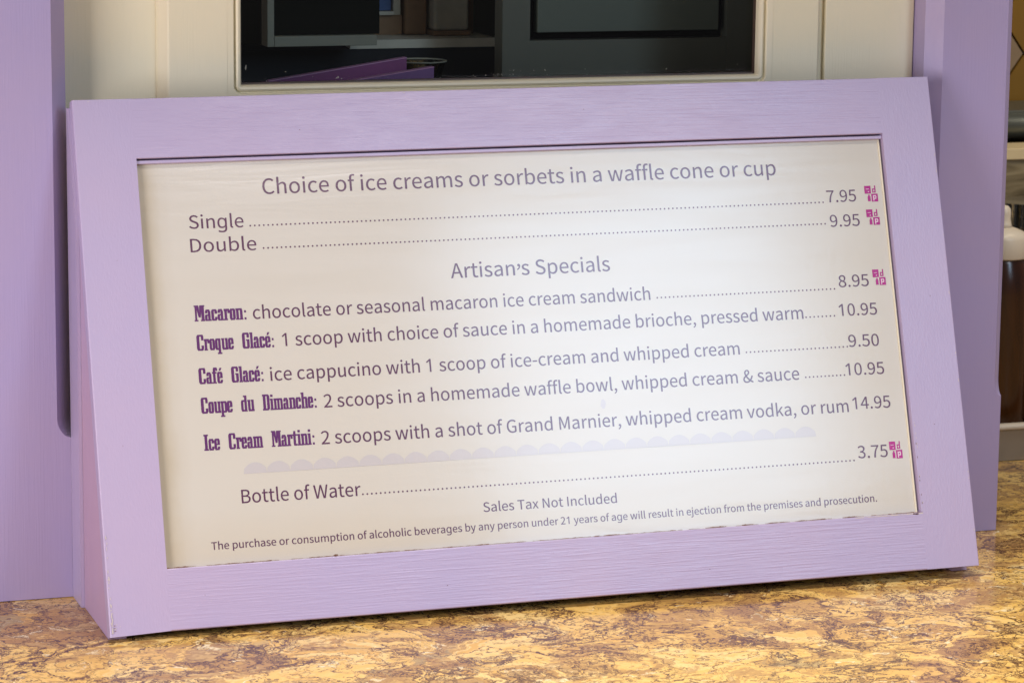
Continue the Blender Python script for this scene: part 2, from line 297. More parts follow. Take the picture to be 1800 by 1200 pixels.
GLYPHS = """
&	928	353,-18 513,13 641,97 761,25 872,-18 905,86 815,121 718,181 820,349 892,539 776,539 717,379 636,244 498,375 382,525 464,587 536,654 588,731 607,821 594,901 555,963 494,1003 411,1018 317,1000 244,950 198,876 181,783 199,669 247,548 109,428 49,259 71,148 134,60 230,3|559,162 468,104 368,82 290,95 227,132 186,190 171,266 207,372 297,461 418,304|336,607 300,698 288,784 321,888 412,930 484,896 506,819 455,703
'	379	150,659 228,659 251,913 254,1052 123,1052 126,913
,	379	102,-259 248,-146 302,26 274,133 196,172 130,149 102,85 130,20 194,-3 209,-1 172,-110 72,-186
-	473	63,334 412,334 412,430 63,430
.	379	190,-18 253,8 280,76 253,146 190,172 126,146 100,76 126,8
0	757	379,-18 508,15 606,112 668,275 690,503 668,730 606,891 508,986 379,1018 250,986 152,891 90,730 68,503 90,275 152,112 250,15|379,83 302,108 241,183 202,314 188,503 202,692 241,821 302,896 379,920 457,896 517,821 556,692 570,503 556,314 517,183 457,108
1	801	497,0 377,0 377,699 377,768 380,820 382,871 342,833 296,794 189,707 125,790 395,1000 497,1000
2	757	60,0 689,0 689,108 412,108 248,98 409,262 533,420 613,573 641,724 621,845 562,938 470,997 349,1018 185,978 55,872 127,801 221,884 334,917 415,902 473,861 507,798 518,719 491,584 407,435 264,266 60,74
3	757	359,-18 485,2 587,58 656,147 681,267 664,361 619,435 552,489 469,521 469,528 598,616 647,768 625,874 564,952 472,1001 355,1018 201,984 76,899 143,820 238,890 351,917 475,873 520,759 506,683 459,623 374,582 243,568 243,472 389,458 485,417 538,354 554,271 539,194 497,136 433,99 351,86 207,121 104,201 40,120 165,24
4	757	464,0 581,0 581,276 715,276 715,375 581,375 581,1000 443,1000 27,357 27,276 464,276|464,375 157,375 385,716 465,864 471,864 464,682
5	757	357,-18 479,5 584,72 657,179 685,325 661,468 596,567 500,625 383,644 303,633 233,604 259,894 636,894 636,1000 150,1000 117,533 184,491 264,535 351,550 436,534 501,490 543,418 558,322 541,224 496,149 428,102 345,86 200,120 100,196 37,115 164,23
7	757	270,0 400,0 419,268 465,497 551,709 693,925 693,1000 67,1000 67,894 553,894 428,692 344,487 294,261
8	757	382,-18 510,2 608,57 672,139 694,240 643,405 527,503 527,510 615,609 659,752 640,858 586,941 500,996 385,1015 276,997 189,945 131,865 111,761 151,626 246,531 246,525 120,418 63,248 87,142 153,57 254,2|450,543 365,580 292,625 242,684 224,761 269,878 383,922 508,871 553,745 526,639|383,75 300,89 233,127 189,186 173,259 212,389 311,486 412,443 497,394 554,331 576,244 523,122
9	757	321,-18 456,13 572,111 653,284 683,543 658,751 587,900 480,988 347,1018 236,994 145,929 83,826 60,693 80,557 135,459 222,399 336,379 459,412 566,501 541,305 486,177 408,107 317,86 224,106 147,162 79,85 180,11|565,606 460,503 356,472 278,488 222,532 189,602 177,693 190,787 226,859 280,905 348,921 433,901 499,841 543,742
A	829	5,0 132,0 229,306 595,306 690,0 824,0 484,1000 344,1000|261,405 310,559 409,898 415,898 516,559 563,405
B	896	138,0 456,0 609,18 729,73 807,165 835,293 820,385 778,455 713,504 632,532 632,539 740,621 778,756 752,868 681,944 573,987 434,1000 138,1000|263,576 263,900 417,900 521,892 594,864 639,814 653,739 640,671 597,619 522,587 412,576|263,101 263,477 438,477 555,467 640,434 693,378 711,297 692,210 639,149 553,113 438,101
C	870	514,-18 687,20 821,126 752,206 648,123 520,93 391,121 293,203 230,333 209,503 231,672 296,799 395,879 524,907 638,881 729,813 797,895 684,980 523,1018 346,982 206,880 113,717 79,499 112,282 203,119 341,17
D	939	138,0 393,0 593,34 739,133 828,291 858,503 828,716 738,871 590,967 387,1000 138,1000|263,104 263,898 377,898 531,872 641,796 707,672 729,503 707,334 641,209 531,131 377,104
G	940	531,-18 711,15 839,98 839,518 510,518 510,413 723,413 723,151 645,108 543,93 400,121 296,203 231,333 209,503 232,672 299,799 404,879 542,907 668,880 757,813 825,895 712,979 538,1018 354,982 209,880 114,717 79,499 113,282 206,119 349,17
I	400	138,0 263,0 263,1000 138,1000
M	1108	138,0 251,0 251,554 235,849 240,849 321,621 510,101 595,101 783,621 864,849 869,849 853,554 853,0 970,0 970,1000 819,1000 628,465 558,256 553,256 480,465 289,1000 138,1000
N	986	138,0 256,0 256,525 241,838 247,838 355,632 719,0 849,0 849,1000 729,1000 729,480 746,164 739,164 632,370 266,1000 138,1000
P	864	138,0 263,0 263,398 428,398 579,417 695,473 770,569 797,707 770,845 694,935 576,985 423,1000 138,1000|263,501 263,898 407,898 522,888 605,857 655,798 671,707 655,614 608,550 527,513 412,501
S	813	415,-18 556,4 663,65 731,155 754,266 739,363 695,437 630,491 548,533 407,595 294,654 240,763 291,868 427,907 553,882 655,814 720,895 592,983 427,1018 301,998 201,943 136,859 112,753 131,657 179,585 244,533 315,497 458,434 578,367 626,255 612,189 571,138 505,105 416,93 266,127 141,217 65,130 219,22
T	817	345,0 472,0 472,894 775,894 775,1000 42,1000 42,894 345,894
W	1198	247,0 397,0 546,603 596,831 602,831 651,603 802,0 955,0 1161,1000 1041,1000 933,456 879,131 870,131 799,456 660,1000 544,1000 407,456 336,131 330,131 270,456 165,1000 35,1000
a	768	296,-18 427,13 542,89 546,89 557,0 659,0 659,456 644,581 599,677 519,738 402,760 237,728 112,663 160,577 261,631 382,656 457,640 504,599 528,539 535,469 331,434 189,378 107,299 80,192 97,103 142,37 210,-4|332,83 238,110 201,201 218,266 274,318 377,358 535,386 535,180 433,108
b	843	452,-18 573,9 676,87 747,212 774,382 754,538 698,657 605,733 479,760 357,730 246,656 251,789 251,1086 126,1086 126,0 225,0 236,76 241,76 345,7|431,87 347,104 251,164 251,554 352,629 447,655 538,635 599,580 633,493 644,381 628,258 584,165 516,107
c	696	417,-18 546,7 658,75 603,160 524,107 428,86 335,106 263,164 216,253 199,370 217,486 265,576 339,634 432,655 512,637 580,591 643,673 552,734 427,760 291,734 177,657 100,535 71,370 97,206 171,84 280,8
d	846	378,-18 502,13 603,87 607,87 618,0 720,0 720,1086 595,1086 595,801 602,674 505,737 393,760 271,733 169,655 99,532 72,370 94,205 156,83 252,8|405,87 319,107 254,162 214,251 201,371 217,487 263,576 331,634 415,655 505,637 595,577 595,188 503,112
e	756	426,-18 560,4 668,57 625,141 538,97 439,82 343,100 267,152 216,234 194,341 693,341 698,412 679,556 622,665 529,735 402,760 279,733 173,655 99,533 71,370 99,206 174,84 287,8|192,430 217,528 265,600 330,645 405,660 483,645 541,601 577,529 589,430
f	443	45,640 146,640 146,0 270,0 270,640 427,640 427,741 270,741 270,858 296,967 375,1004 458,984 486,1080 428,1097 362,1104 266,1087 198,1038 159,961 146,859 146,741 45,734
g	861	385,765 456,758 519,737 574,701 620,651 627,651 644,751 742,751 742,-13 733,-110 706,-191 660,-254 595,-300 511,-327 406,-336 328,-333 257,-324 193,-309 136,-289 136,-175 194,-200 261,-218 334,-230 413,-234 499,-220 565,-177 607,-110 620,-22 620,7 622,55 625,99 619,99 575,49 522,14 459,-7 387,-14 318,-8 257,12 204,44 159,88 98,211 77,374 98,535 159,659 204,705 256,738 317,758|402,661 344,653 295,627 256,586 228,529 210,458 204,373 217,250 256,160 318,105 405,87 458,91 503,102 540,120 570,148 593,184 609,228 619,282 622,345 622,374 616,466 599,539 569,594 527,632 471,654
h	828	126,0 251,0 251,538 351,622 453,651 516,639 560,604 585,543 593,453 593,0 718,0 718,469 704,594 663,685 592,741 491,760 356,723 246,636 251,789 251,1086 126,1086
i	375	126,0 251,0 251,741 126,741|188,894 248,916 271,977 248,1035 188,1057 129,1035 106,977 129,916
j	375	48,-330 142,-313 205,-264 240,-187 251,-85 251,741 127,741 127,-85 109,-191 35,-231 -35,-217 -60,-311|188,894 248,916 271,977 248,1035 188,1057 128,1035 105,977 128,916
k	753	126,0 248,0 248,195 387,357 604,0 739,0 460,442 707,741 568,741 254,351 248,351 248,1086 126,1086
l	387	256,-18 329,-7 311,89 285,86 261,98 251,139 251,1086 126,1086 126,147 156,25
m	1263	126,0 251,0 251,538 348,623 437,651 498,639 541,604 566,543 574,453 574,0 698,0 698,538 797,623 885,651 947,639 990,604 1015,543 1023,453 1023,0 1147,0 1147,469 1134,594 1092,685 1022,741 924,760 796,720 678,618 607,722 473,760 349,723 243,633 240,633 228,741 126,741
n	832	126,0 251,0 251,538 351,622 453,651 516,639 560,604 585,543 593,453 593,0 718,0 718,469 704,594 663,685 592,741 491,760 355,723 243,633 240,633 228,741 126,741
o	827	413,-18 543,8 653,84 728,206 756,370 728,535 653,657 543,734 413,760 283,734 174,657 99,535 71,370 99,206 174,84 283,8|413,86 326,106 258,164 215,253 199,370 215,486 258,576 326,634 413,655 501,634 569,576 613,486 629,370 613,253 569,164 501,106
p	846	126,-312 251,-312 251,-61 247,68 349,4 452,-18 573,9 676,87 747,212 774,382 754,538 698,657 605,733 479,760 354,728 243,655 240,655 228,741 126,741|431,87 347,104 251,164 251,554 353,629 447,655 538,635 599,580 633,493 644,381 628,258 584,165 516,107
q	846	595,-312 720,-312 720,741 621,741 608,671 606,671 508,737 393,760 271,733 169,655 99,532 72,370 94,205 156,83 252,8 378,-18 499,12 602,86 595,-49|405,87 319,107 254,162 214,251 201,371 217,487 263,576 331,634 415,655 505,637 595,577 595,188 503,112
r	529	126,0 251,0 251,476 339,609 437,648 509,636 532,744 453,760 337,718 243,606 240,606 228,741 126,741
s	638	319,-18 435,0 519,47 571,117 588,202 568,291 516,352 444,394 363,427 252,477 203,555 237,631 341,663 431,644 509,598 569,675 468,735 340,760 231,744 151,699 102,632 85,550 104,468 153,409 223,367 300,336 415,282 469,195 433,113 323,79 205,104 104,168 44,85 168,11
t	514	357,-18 428,-9 495,10 471,104 386,83 297,120 271,225 271,640 473,640 473,741 271,741 271,950 168,950 154,741 37,734 37,640 147,640 147,229 158,128 194,50 258,0
u	828	342,-18 476,19 587,116 591,116 600,0 704,0 704,741 580,741 580,216 482,120 379,90 316,101 273,137 248,198 240,286 240,741 115,741 115,271 128,146 170,56 241,1
v	711	285,0 431,0 693,741 570,741 430,319 362,101 355,101 286,319 147,741 18,741
w	1094	243,0 387,0 492,397 543,613 550,613 600,400 707,0 858,0 1059,741 939,741 831,312 786,106 779,106 727,312 611,741 490,741 374,312 325,106 318,106 274,312 164,741 37,741
x	679	20,0 151,0 251,173 326,306 333,306 413,173 523,0 659,0 415,374 640,741 510,741 419,578 353,454 347,454 274,578 175,741 40,741 265,386
y	711	138,-319 236,-299 312,-245 370,-164 415,-63 693,741 572,741 438,330 378,120 371,120 297,330 147,741 18,741 315,-1 299,-57 235,-171 132,-217 75,-205 50,-304
é	756	426,-18 560,4 668,57 625,141 538,97 439,82 343,100 267,152 216,234 194,341 693,341 698,412 679,556 622,665 529,735 402,760 279,733 173,655 99,533 71,370 99,206 174,84 287,8|192,430 217,528 265,600 330,645 405,660 483,645 541,601 577,529 589,430|381,873 618,1108 532,1190 317,936
"""

CZ = -0.0050              # counter top
# ------------------------------------------------------------------ counter (setting)
co = obj('counter', mkbox(-1.2, 2.4, -0.75, 1.0, -0.04, CZ, bev=0.003), M['marble'])
co['kind'] = 'structure'

# ------------------------------------------------------------------ posts
def post(name, label, x0, x1, cl, cr, zl, zr, ztop, parent_loc):
    t = thing(name, label, 'post', parent_loc)
    zs = [CZ+0.0004, 0.05]
    for zz in (zl, zr):
        for k in range(9): zs.append(zz + 0.014*k/8)
    zs += [0.2, 0.3, 0.5, ztop]
    def cf(c, z, z0):
        k = min(1.0, max(0.0, (z-z0)/0.014))
        return max(0.0006, c*math.sqrt(max(0.0, 1-(1-k)**2)))
    loops = []
    for z in sorted(set(zs)):
        a = cf(cl, z, zl) if cl else 0.0006; b = cf(cr, z, zr) if cr else 0.0006
        loops.append([Vector(q) for q in ((x0, D+a, z), (x0+a, D, z), (x1-b, D, z), (x1, D+b, z), (x1, YW, z), (x0, YW, z))])
    obj('shaft', loft(loops), M['post'], t)
    return t
post('wooden_post', 'broad lilac painted wooden post left of the menu sign, its chamfer ending low down', -0.34, 0.0, 0, 0.0107, 0, 0.1035, 0.80, (-0.1, YW, 0))
post('wooden_post', 'narrow lilac painted wooden post behind the right end of the menu sign', 0.617, 0.6836, 0.0100, 0.0060, 0.09, 0.0960, 0.80, (0.65, YW, 0))

# ------------------------------------------------------------------ shop front: cream boards and casing with the window
sf = thing('shop_front', 'cream painted wooden shop front between the two lilac posts', 'shop front', (0.3, YW, 0))
YC = YW - 0.0125
CX0, CX1 = 0.0663, 0.5436
OX0, OX1, OZ = 0.1160, 0.5020, 0.3262          # casing opening
obj('wall_board', mkbox(0.0002, CX0, YW, YW+0.018, 0, 0.80), M['cream'], sf)
def casing_board(x0, x1, z0, z1, ls=False, rs=False):
    e = 0.0052
    y = [Vector(q) for q in ((x0, YW+0.010, z0), (x0, YC+(e if ls else 0), z0))]
    pts = [(x0, YW+0.010)]
    if ls: pts += [(x0, YW-0.0005), (x0+0.0010, YC+0.0085), (x0+0.0050, YC+0.0012), (x0+0.0062, YC)]
    else: pts += [(x0, YC)]
    if rs: pts += [(x1-0.003, YC), (x1, YC+0.003)]
    else: pts += [(x1, YC)]
    pts += [(x1, YW+0.010)]
    return loft([[Vector((a, b, z)) for a, b in pts] for z in (z0, z1)])
RR = 0.0035
obj('casing_stile', casing_board(CX0, OX0-0.004, 0.0, 0.80, ls=True), M['cream'], sf)
obj('casing_stile', casing_board(OX1+0.004, CX1, 0.0, 0.80, rs=True), M['cream'], sf)
obj('casing_rail', mkbox(OX0-0.004, OX1+0.004, YC, YW+0.010, 0.0, OZ-0.004), M['cream'], sf)
obj('casing_rail', mkbox(OX0-0.004, OX1+0.004, YC, YW+0.010, 0.664, 0.80), M['cream'], sf)
obj('wall_board', mkbox(CX1+0.0040, 0.6165, YC+0.0020, YC+0.020, 0, 0.80, bev=0.0006), M['cream'], sf)
obj('groove_strip', mkbox(CX1+0.0001, CX1+0.0039, YC+0.0065, YC+0.02, 0, 0.80), M['cream'], sf)

obj('added_shade_board', mkbox(-0.34, 0.70, -0.12, YW+0.018, 0.801, 0.86), M['cream'], sf)  # unseen board, added to keep the overhead lamp off the top of the sign
# moulded ring round the window opening (rounded corners), then the pane
def rrect(x0, x1, z0, z1, r, y, seg=6):
    o = []
    for cx, cz, a0 in ((x1-r, z1-r, 0), (x0+r, z1-r, 90), (x0+r, z0+r, 180), (x1-r, z0+r, 270)):
        for k in range(seg+1):
            a = math.radians(a0+90*k/seg); o.append(Vector((cx+r*math.cos(a), y, cz+r*math.sin(a))))
    return o
win = thing('shop_window', 'dark glazed window in a moulded cream frame above the menu sign', 'window', (0.306, YC, OZ))
prof = [(-0.0041, 0.0), (0.0, 0.0), (0.0006, 0.0008), (0.0009, 0.0030), (0.0016, 0.0034), (0.0022, 0.0016), (0.0034, 0.0006), (0.0048, 0.0010), (0.0058, 0.0028), (0.0062, 0.0085)]
def ring(pr, r0=0.006):
    return loft([rrect(OX0+i, OX1-i, OZ+i, 0.66-i, 0.0002 if i < -0.004 else max(0.0008, r0-max(i, -0.003)*0.95), YC+d) for i, d in pr], True, False)
rbm = ring(prof)
obj('window_frame', rbm, M['cream'], win)
obj('gasket', ring([(0.0060, 0.0072), (0.0072, 0.0074), (0.0074, 0.0095)], 0.0065), M['gasket'], win)
obj('pane', mkbox(OX0+0.0050, OX1-0.0050, YC+0.0100, YC+0.0140, OZ+0.0050, 0.655), M['glass'], win)
bm = bmesh.new()
for k in range(60):   # paint crumbs and dust along the foot of the pane
    x = OX0+0.009 + (OX1-OX0-0.018)*random.random()**0.9
    if k > 38: x = OX0 + 0.19 + random.gauss(0, 0.012)
    h = random.uniform(0.0002, 0.0013); w_ = random.uniform(0.0003, 0.0011)
    z = OZ+0.0078 + (random.random()**4)*0.006
    y = YC+0.0098
    pts = [Vector((x+w_*random.uniform(-1, 1), y, z+h*random.uniform(-.4, 1))) for _ in range(3)]
    a = [bm.verts.new(p) for p in pts]; b = [bm.verts.new(p+Vector((0, -0.0002, 0))) for p in pts]
    bm.faces.new(a); bm.faces.new(b)
    for i in range(3): bm.faces.new((a[i], a[(i+1) % 3], b[(i+1) % 3], b[i]))
d = obj('dust_crumbs', bm, M['dust'], win); d['kind'] = 'stuff'
bm = bmesh.new()      # a pale scratch near the left corner
pp = [(0.1268, 0.3452), (0.1262, 0.3432), (0.1268, 0.3415), (0.1272, 0.3432), (0.1273, 0.3452)]
obj('scratch', prism([Vector((a, YC+0.0099, b)) for a, b in pp], Vector((0, -0.0002, 0))), M['dust'], win)

# ------------------------------------------------------------------ room behind the pane
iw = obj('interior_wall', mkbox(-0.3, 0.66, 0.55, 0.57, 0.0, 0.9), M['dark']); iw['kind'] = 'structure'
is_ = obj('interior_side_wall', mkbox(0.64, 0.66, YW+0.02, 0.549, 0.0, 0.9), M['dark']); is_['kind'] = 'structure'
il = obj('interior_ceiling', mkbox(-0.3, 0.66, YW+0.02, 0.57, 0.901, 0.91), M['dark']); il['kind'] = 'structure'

c1 = thing('cabinet_door', 'dark glazed cabinet door with a grey frame behind the left of the window', 'cabinet door', (0.22, 0.30, 0.344))
obj('stile', mkbox(0.1778, 0.1829, 0.300, 0.318, 0.344, 0.62, bev=0.0004), M['grey_trim'], c1)
obj('rail', mkbox(0.1830, 0.2600, 0.300, 0.318, 0.344, 0.3515, bev=0.0004), M['grey_trim'], c1)
obj('rail', mkbox(0.1830, 0.3150, 0.300, 0.318, 0.61, 0.62), M['grey_trim'], c1)
obj('dark_panel', mkbox(0.1831, 0.2640, 0.308, 0.314, 0.3516, 0.6099), M['dark'], c1)

c2 = thing('stone_ledge', 'pale stone ledge behind the middle of the window', 'ledge', (0.31, 0.36, 0.337))
obj('top_slab', loft([[Vector(q) for q in ((0.2519, 0.345, z0), (0.3690, 0.345, z0), (0.3630, 0.40, z0), (0.2600, 0.40, z0))] for z0 in (0.3375, 0.3440)]), M['ledge'], c2)
obj('dark_base', mkbox(0.13, 0.3705, 0.347, 0.40, 0.30, 0.3373), M['navy'], c2)
c3 = thing('brown_doorway', 'brown wooden doorway with a small blue pane seen through the window', 'doorway', (0.31, 0.385, 0.344))
obj('lower_board', mkbox(0.262, 0.304, 0.386, 0.398, 0.3442, 0.3590), M['brown'], c3)
obj('blue_pane', mkbox(0.2700, 0.2960, 0.388, 0.394, 0.3625, 0.52), M['blue'], c3)
obj('pane_sill', mkbox(0.2690, 0.2965, 0.382, 0.396, 0.3592, 0.3620, bev=0.0005), M['ledge'], c3)
obj('pane_jamb', mkbox(0.2966, 0.3020, 0.384, 0.396, 0.3592, 0.52), M['tan'], c3)
obj('column', mkbox(0.3045, 0.3220, 0.380, 0.396, 0.3442, 0.52, bev=0.002), M['brown'], c3)
c4 = thing('stone_pillar', 'pale tan stone pillar standing on the ledge behind the window', 'pillar', (0.338, 0.38, 0.344))
obj('pillar_base', mkbox(0.3225, 0.3528, 0.366, 0.396, 0.3442, 0.3480, bev=0.001), M['brown'], c4)
obj('pillar_shaft', mkbox(0.3240, 0.3515, 0.368, 0.396, 0.3482, 0.52, bev=0.002), M['tan'], c4)
obj('pillar_back', mkbox(0.3530, 0.3600, 0.384, 0.396, 0.3442, 0.52), M['brown'], c4)

c5 = thing('panelled_door', 'slate grey door with a black grooved rectangle behind the right of the window', 'door', (0.44, 0.26, 0.32))
ax0, ax1, az0 = 0.3430, 0.5400, 0.300
bx0, bx1, bz0, bz1 = 0.3641, 0.5183, 0.3488, 0.60
obj('stile', mkbox(ax0, bx0, 0.260, 0.278, az0, 0.64), M['slate'], c5)
obj('stile', mkbox(bx1, ax1, 0.260, 0.278, az0, 0.64), M['slate'], c5)
obj('rail', mkbox(bx0+.0001, bx1-.0001, 0.2602, 0.278, az0, bz0), M['slate'], c5)
obj('rail', mkbox(bx0+.0001, bx1-.0001, 0.2602, 0.278, bz1, 0.64), M['slate'], c5)
obj('groove', mkbox(bx0, bx1, 0.272, 0.276, bz0, bz1), M['black'], c5)
obj('centre_panel', mkbox(0.3703, 0.5122, 0.2615, 0.2719, 0.3545, 0.594, bev=0.0005), M['slate2'], c5)

def card(name, label, pts, y, m, edge):
    t = thing(name, label, 'card holder', (sum(p[0] for p in pts)/len(pts), y, pts[0][1]))
    obj('card', prism([Vector((a, y, b)) for a, b in pts], Vector((0, 0.006, 0))), m, t)
    a, b = pts[edge], pts[edge+1]
    e = Vector((a[0], y-0.0006, a[1])); f = Vector((b[0], y-0.0006, b[1])); dn = Vector((0, 0, 0.0007))
    obj('top_edge', prism([e, f, f+dn, e+dn], Vector((0, 0.0070, 0))), M['card_edge'], t)
card('magenta_holder', 'magenta wedge shaped holder just inside the window, the one farther back', [(0.120, 0.305), (0.2545, 0.305), (0.2545, 0.3430), (0.155, 0.3285), (0.120, 0.3235)], 0.205, M['magenta_card'], 2)
card('violet_holder', 'violet wedge shaped holder just inside the window, the one in front', [(0.150, 0.305), (0.2685, 0.305), (0.2685, 0.3380), (0.205, 0.3290), (0.150, 0.3215)], 0.185, M['violet_card'], 2)
bw = thing('clear_bowl', 'clear plastic bowl rim behind the magenta holder in the window', 'bowl', (0.278, 0.25, 0.30))
bwm = lathe(0.2765, 0.245, [(0.008, 0.3120), (0.0145, 0.3240), (0.0180, 0.3362), (0.0187, 0.3366), (0.0180, 0.3368), (0.0172, 0.3362), (0.0135, 0.3240), (0.0070, 0.3128)], 48)
obj('bowl_shell', bwm, M['clear'], bw, smooth=True)
obj('bowl_rim', lathe(0.2765, 0.245, [(0.0180, 0.3369), (0.0190, 0.3369), (0.0191, 0.3375), (0.0188, 0.3378), (0.0181, 0.3377), (0.0180, 0.3369)], 48, False), M['grey_trim'], bw, smooth=True)

# ------------------------------------------------------------------ service counter things, far right
tw = thing('tiled_wall', 'ochre and beige tiled wall behind the service counter at far right', 'wall', (1.05, 0.74, 0))
obj('backing', mkbox(0.80, 1.60, 0.745, 0.76, 0.0, 0.80), M['grout'], tw)
def tile(pts, m, dy=0.0):
    c = Vector((sum(p[0] for p in pts)/len(pts), 0, sum(p[1] for p in pts)/len(pts)))
    q = [Vector((p[0], 0, p[1])) for p in pts]
    q = [p + (c-p).normalized()*0.0016 for p in q]
    obj('tile', prism([Vector((p.x, 0.7395+dy, p.z)) for p in q], Vector((0, 0.0055, 0))), m, tw)
zc = 0.2865; hw = 0.0255; hh = 0.0345; x0 = 0.9895-hw*0.0
for i in range(-2, 4):
    for j in range(-2, 4):
        cx = 0.9902 + i*2*hw; cz = zc + j*2*hh
        if cz > 0.62 or cz < 0.1: continue
        tile([(cx-hw, cz), (cx, cz-hh), (cx+hw, cz), (cx, cz+hh)], M['beige_tile'] if (i+j) % 1 == 0 else M['ochre'])
        tile([(cx, cz+hh), (cx+hw, cz), (cx+2*hw, cz+hh), (cx+hw, cz+2*hh)], M['ochre'])
rl = thing('steel_rail', 'round grey green steel rail running in front of the tiled wall', 'rail', (1.1, 0.66, 0.21))
bmr = loft([[Vector((x, 0.66+0.0125*math.cos(a*math.pi/16), 0.2285+0.0125*math.sin(a*math.pi/16))) for a in range(32)] for x in (0.80, 1.6)])
obj('tube', bmr, M['steel'], rl, smooth=True)
obj('bracket', mkbox(0.80, 1.6, 0.655, 0.735, 0.232, 0.2430, bev=0.001), M['steel'], rl)
ws = thing('wooden_shelf', 'grey brown grained wooden shelf front with a pale top edge at far right', 'shelf', (1.1, 0.60, 0.0))
obj('front_board', mkbox(0.80, 1.6, 0.600, 0.615, 0.170, 0.2052), M['wood'], ws)
obj('top_board', mkbox(0.80, 1.6, 0.597, 0.640, 0.2054, 0.2155, bev=0.0008), M['wood_edge'], ws)
obj('dark_back', mkbox(0.80, 1.6, 0.632, 0.640, 0.0, 0.2050), M['dark'], ws)
# ribbed clear jar behind the bottle
jr = thing('ribbed_glass_jar', 'ribbed clear glass jar standing behind the syrup bottle', 'jar', (0.905, 0.52, 0.0))
loops = []
for z, s in ((0.002, 0.9), (0.01, 1.0), (0.16, 1.0), (0.172, 0.97), (0.180, 0.9)):
    loops.append([Vector((0.905+s*(0.030+0.0012*math.cos(24*2*math.pi*i/144))*math.cos(2*math.pi*i/144), 0.52+s*(0.030+0.0012*math.cos(24*2*math.pi*i/144))*math.sin(2*math.pi*i/144), z)) for i in range(144)])
obj('jar_body', loft(loops), M['clear'], jr)
obj('jar_contents', lathe(0.905, 0.52, [(0.026, 0.004), (0.026, 0.145)], 32), plain('pale_contents', (0.22, 0.20, 0.17), 0.5, 0, 0.6, 90), jr)
# syrup bottle
bx, by = 0.8205, 0.39
sb = thing('syrup_bottle', 'dark caramel squeeze bottle with cream cap beside the right lilac post', 'bottle', (bx, by, 0.012))
obj('bottle_body', lathe(bx, by, [(0.019, 0.012), (0.0225, 0.016), (0.0232, 0.03), (0.0232, 0.125), (0.0225, 0.140), (0.0190, 0.1500), (0.0180, 0.1560)], 56), M['syrup'], sb, smooth=True)
cap = obj('bottle_cap', lathe(bx, by, [(0.0196, 0.1530), (0.0202, 0.1540), (0.0200, 0.1690), (0.0192, 0.1715), (0.0165, 0.1745), (0.0120, 0.1765), (0.0075, 0.1780)], 56), M['cap'], sb, smooth=True)
obj('nozzle', lathe(bx, by, [(0.0072, 0.1778), (0.0060, 0.1810), (0.0054, 0.1850), (0.0056, 0.1890), (0.0052, 0.1930), (0.0030, 0.1955), (0.0010, 0.1960)], 32), M['cap'], sb, smooth=True)
b2 = thing('syrup_bottle', 'very dark syrup bottle at the right edge, next to the capped one', 'bottle', (0.872, 0.40, 0.012))
obj('bottle_body', lathe(0.8655, 0.40, [(0.019, 0.012), (0.0225, 0.016), (0.0232, 0.03), (0.0232, 0.125), (0.0215, 0.140), (0.0130, 0.150), (0.0120, 0.160)], 56), plain('dark_syrup', (0.012, 0.005, 0.003), 0.2), b2, smooth=True)
# tray
tr = thing('metal_tray', 'low metal tray with a pale rolled rim holding the syrup bottles', 'tray', (0.86, 0.38, 0))
obj('tray_side', mkbox(0.765, 1.00, 0.331, 0.334, CZ+0.0004, 0.0215), M['tray'], tr)
obj('tray_side', mkbox(0.765, 1.00, 0.450, 0.453, CZ+0.0004, 0.0215), M['tray'], tr)
obj('tray_end', mkbox(0.762, 0.765, 0.331, 0.453, CZ+0.0004, 0.0215), M['tray'], tr)
obj('tray_floor', mkbox(0.765, 1.00, 0.334, 0.450, 0.0050, 0.0110), M['tray'], tr)
obj('rim', mkbox(0.758, 1.00, 0.3265, 0.3345, 0.0216, 0.0262, bev=0.0018), M['cap'], tr, smooth=False)

# ------------------------------------------------------------------ the menu sign
sign = thing('menu_sign', 'lilac framed ice cream menu board leaning on the counter between the posts', 'menu sign', (W/2, 0.06, 0))
TH = 0.0085
def member(u0, u1, v0, v1, n0, n1, bevs=(), bev=0.0009, wob=0.0, segs=1):
    bm = bmesh.new()
    c = {}
    for i, uu in enumerate((u0, u1)):
        for j, vv in enumerate((v0, v1)):
            for k, nn in enumerate((n0, n1)):
                c[i, j, k] = bm.verts.new(P(uu, vv, nn))
    F = [((0,0,1),(1,0,1),(1,1,1),(0,1,1)), ((0,0,0),(0,1,0),(1,1,0),(1,0,0)), ((0,0,0),(1,0,0),(1,0,1),(0,0,1)),
         ((0,1,0),(0,1,1),(1,1,1),(1,1,0)), ((0,0,0),(0,0,1),(0,1,1),(0,1,0)), ((1,0,0),(1,1,0),(1,1,1),(1,0,1))]
    for f in F: bm.faces.new([c[q] for q in f])
    es = []
    for a, b in bevs:
        e = bm.edges.get((c[a], c[b]))
        if e: es.append(e)
    if es: bmesh.ops.bevel(bm, geom=es, offset=bev, segments=2, affect='EDGES', profile=0.5)
    return bm
LEFT = ((0,0,1),(0,1,1)); RIGHT = ((1,0,1),(1,1,1)); BOT = ((0,0,1),(1,0,1)); TOP = ((0,1,1),(1,1,1))
bm = member(0, U0, 0, L, -TH, 0, (LEFT,))
for v in bm.verts:                         # the corner that carries the sign is worn longest
    if v.co.x < 0.01 and v.co.z < 0.01: v.co.z -= 0.0014
obj('frame_stile', bm, M['lilac_v'], sign)
obj('frame_stile', member(U1, W, 0, L, -TH, 0, (RIGHT,), 0.0007), M['lilac_v'], sign)
obj('frame_rail', member(U0, U1, 0, V0, -TH, 0, (BOT, TOP), 0.0007), M['lilac_h'], sign)
obj('frame_rail', member(U0, U1, V1, L, -TH, 0, (BOT, TOP), 0.0005), M['lilac_h'], sign)
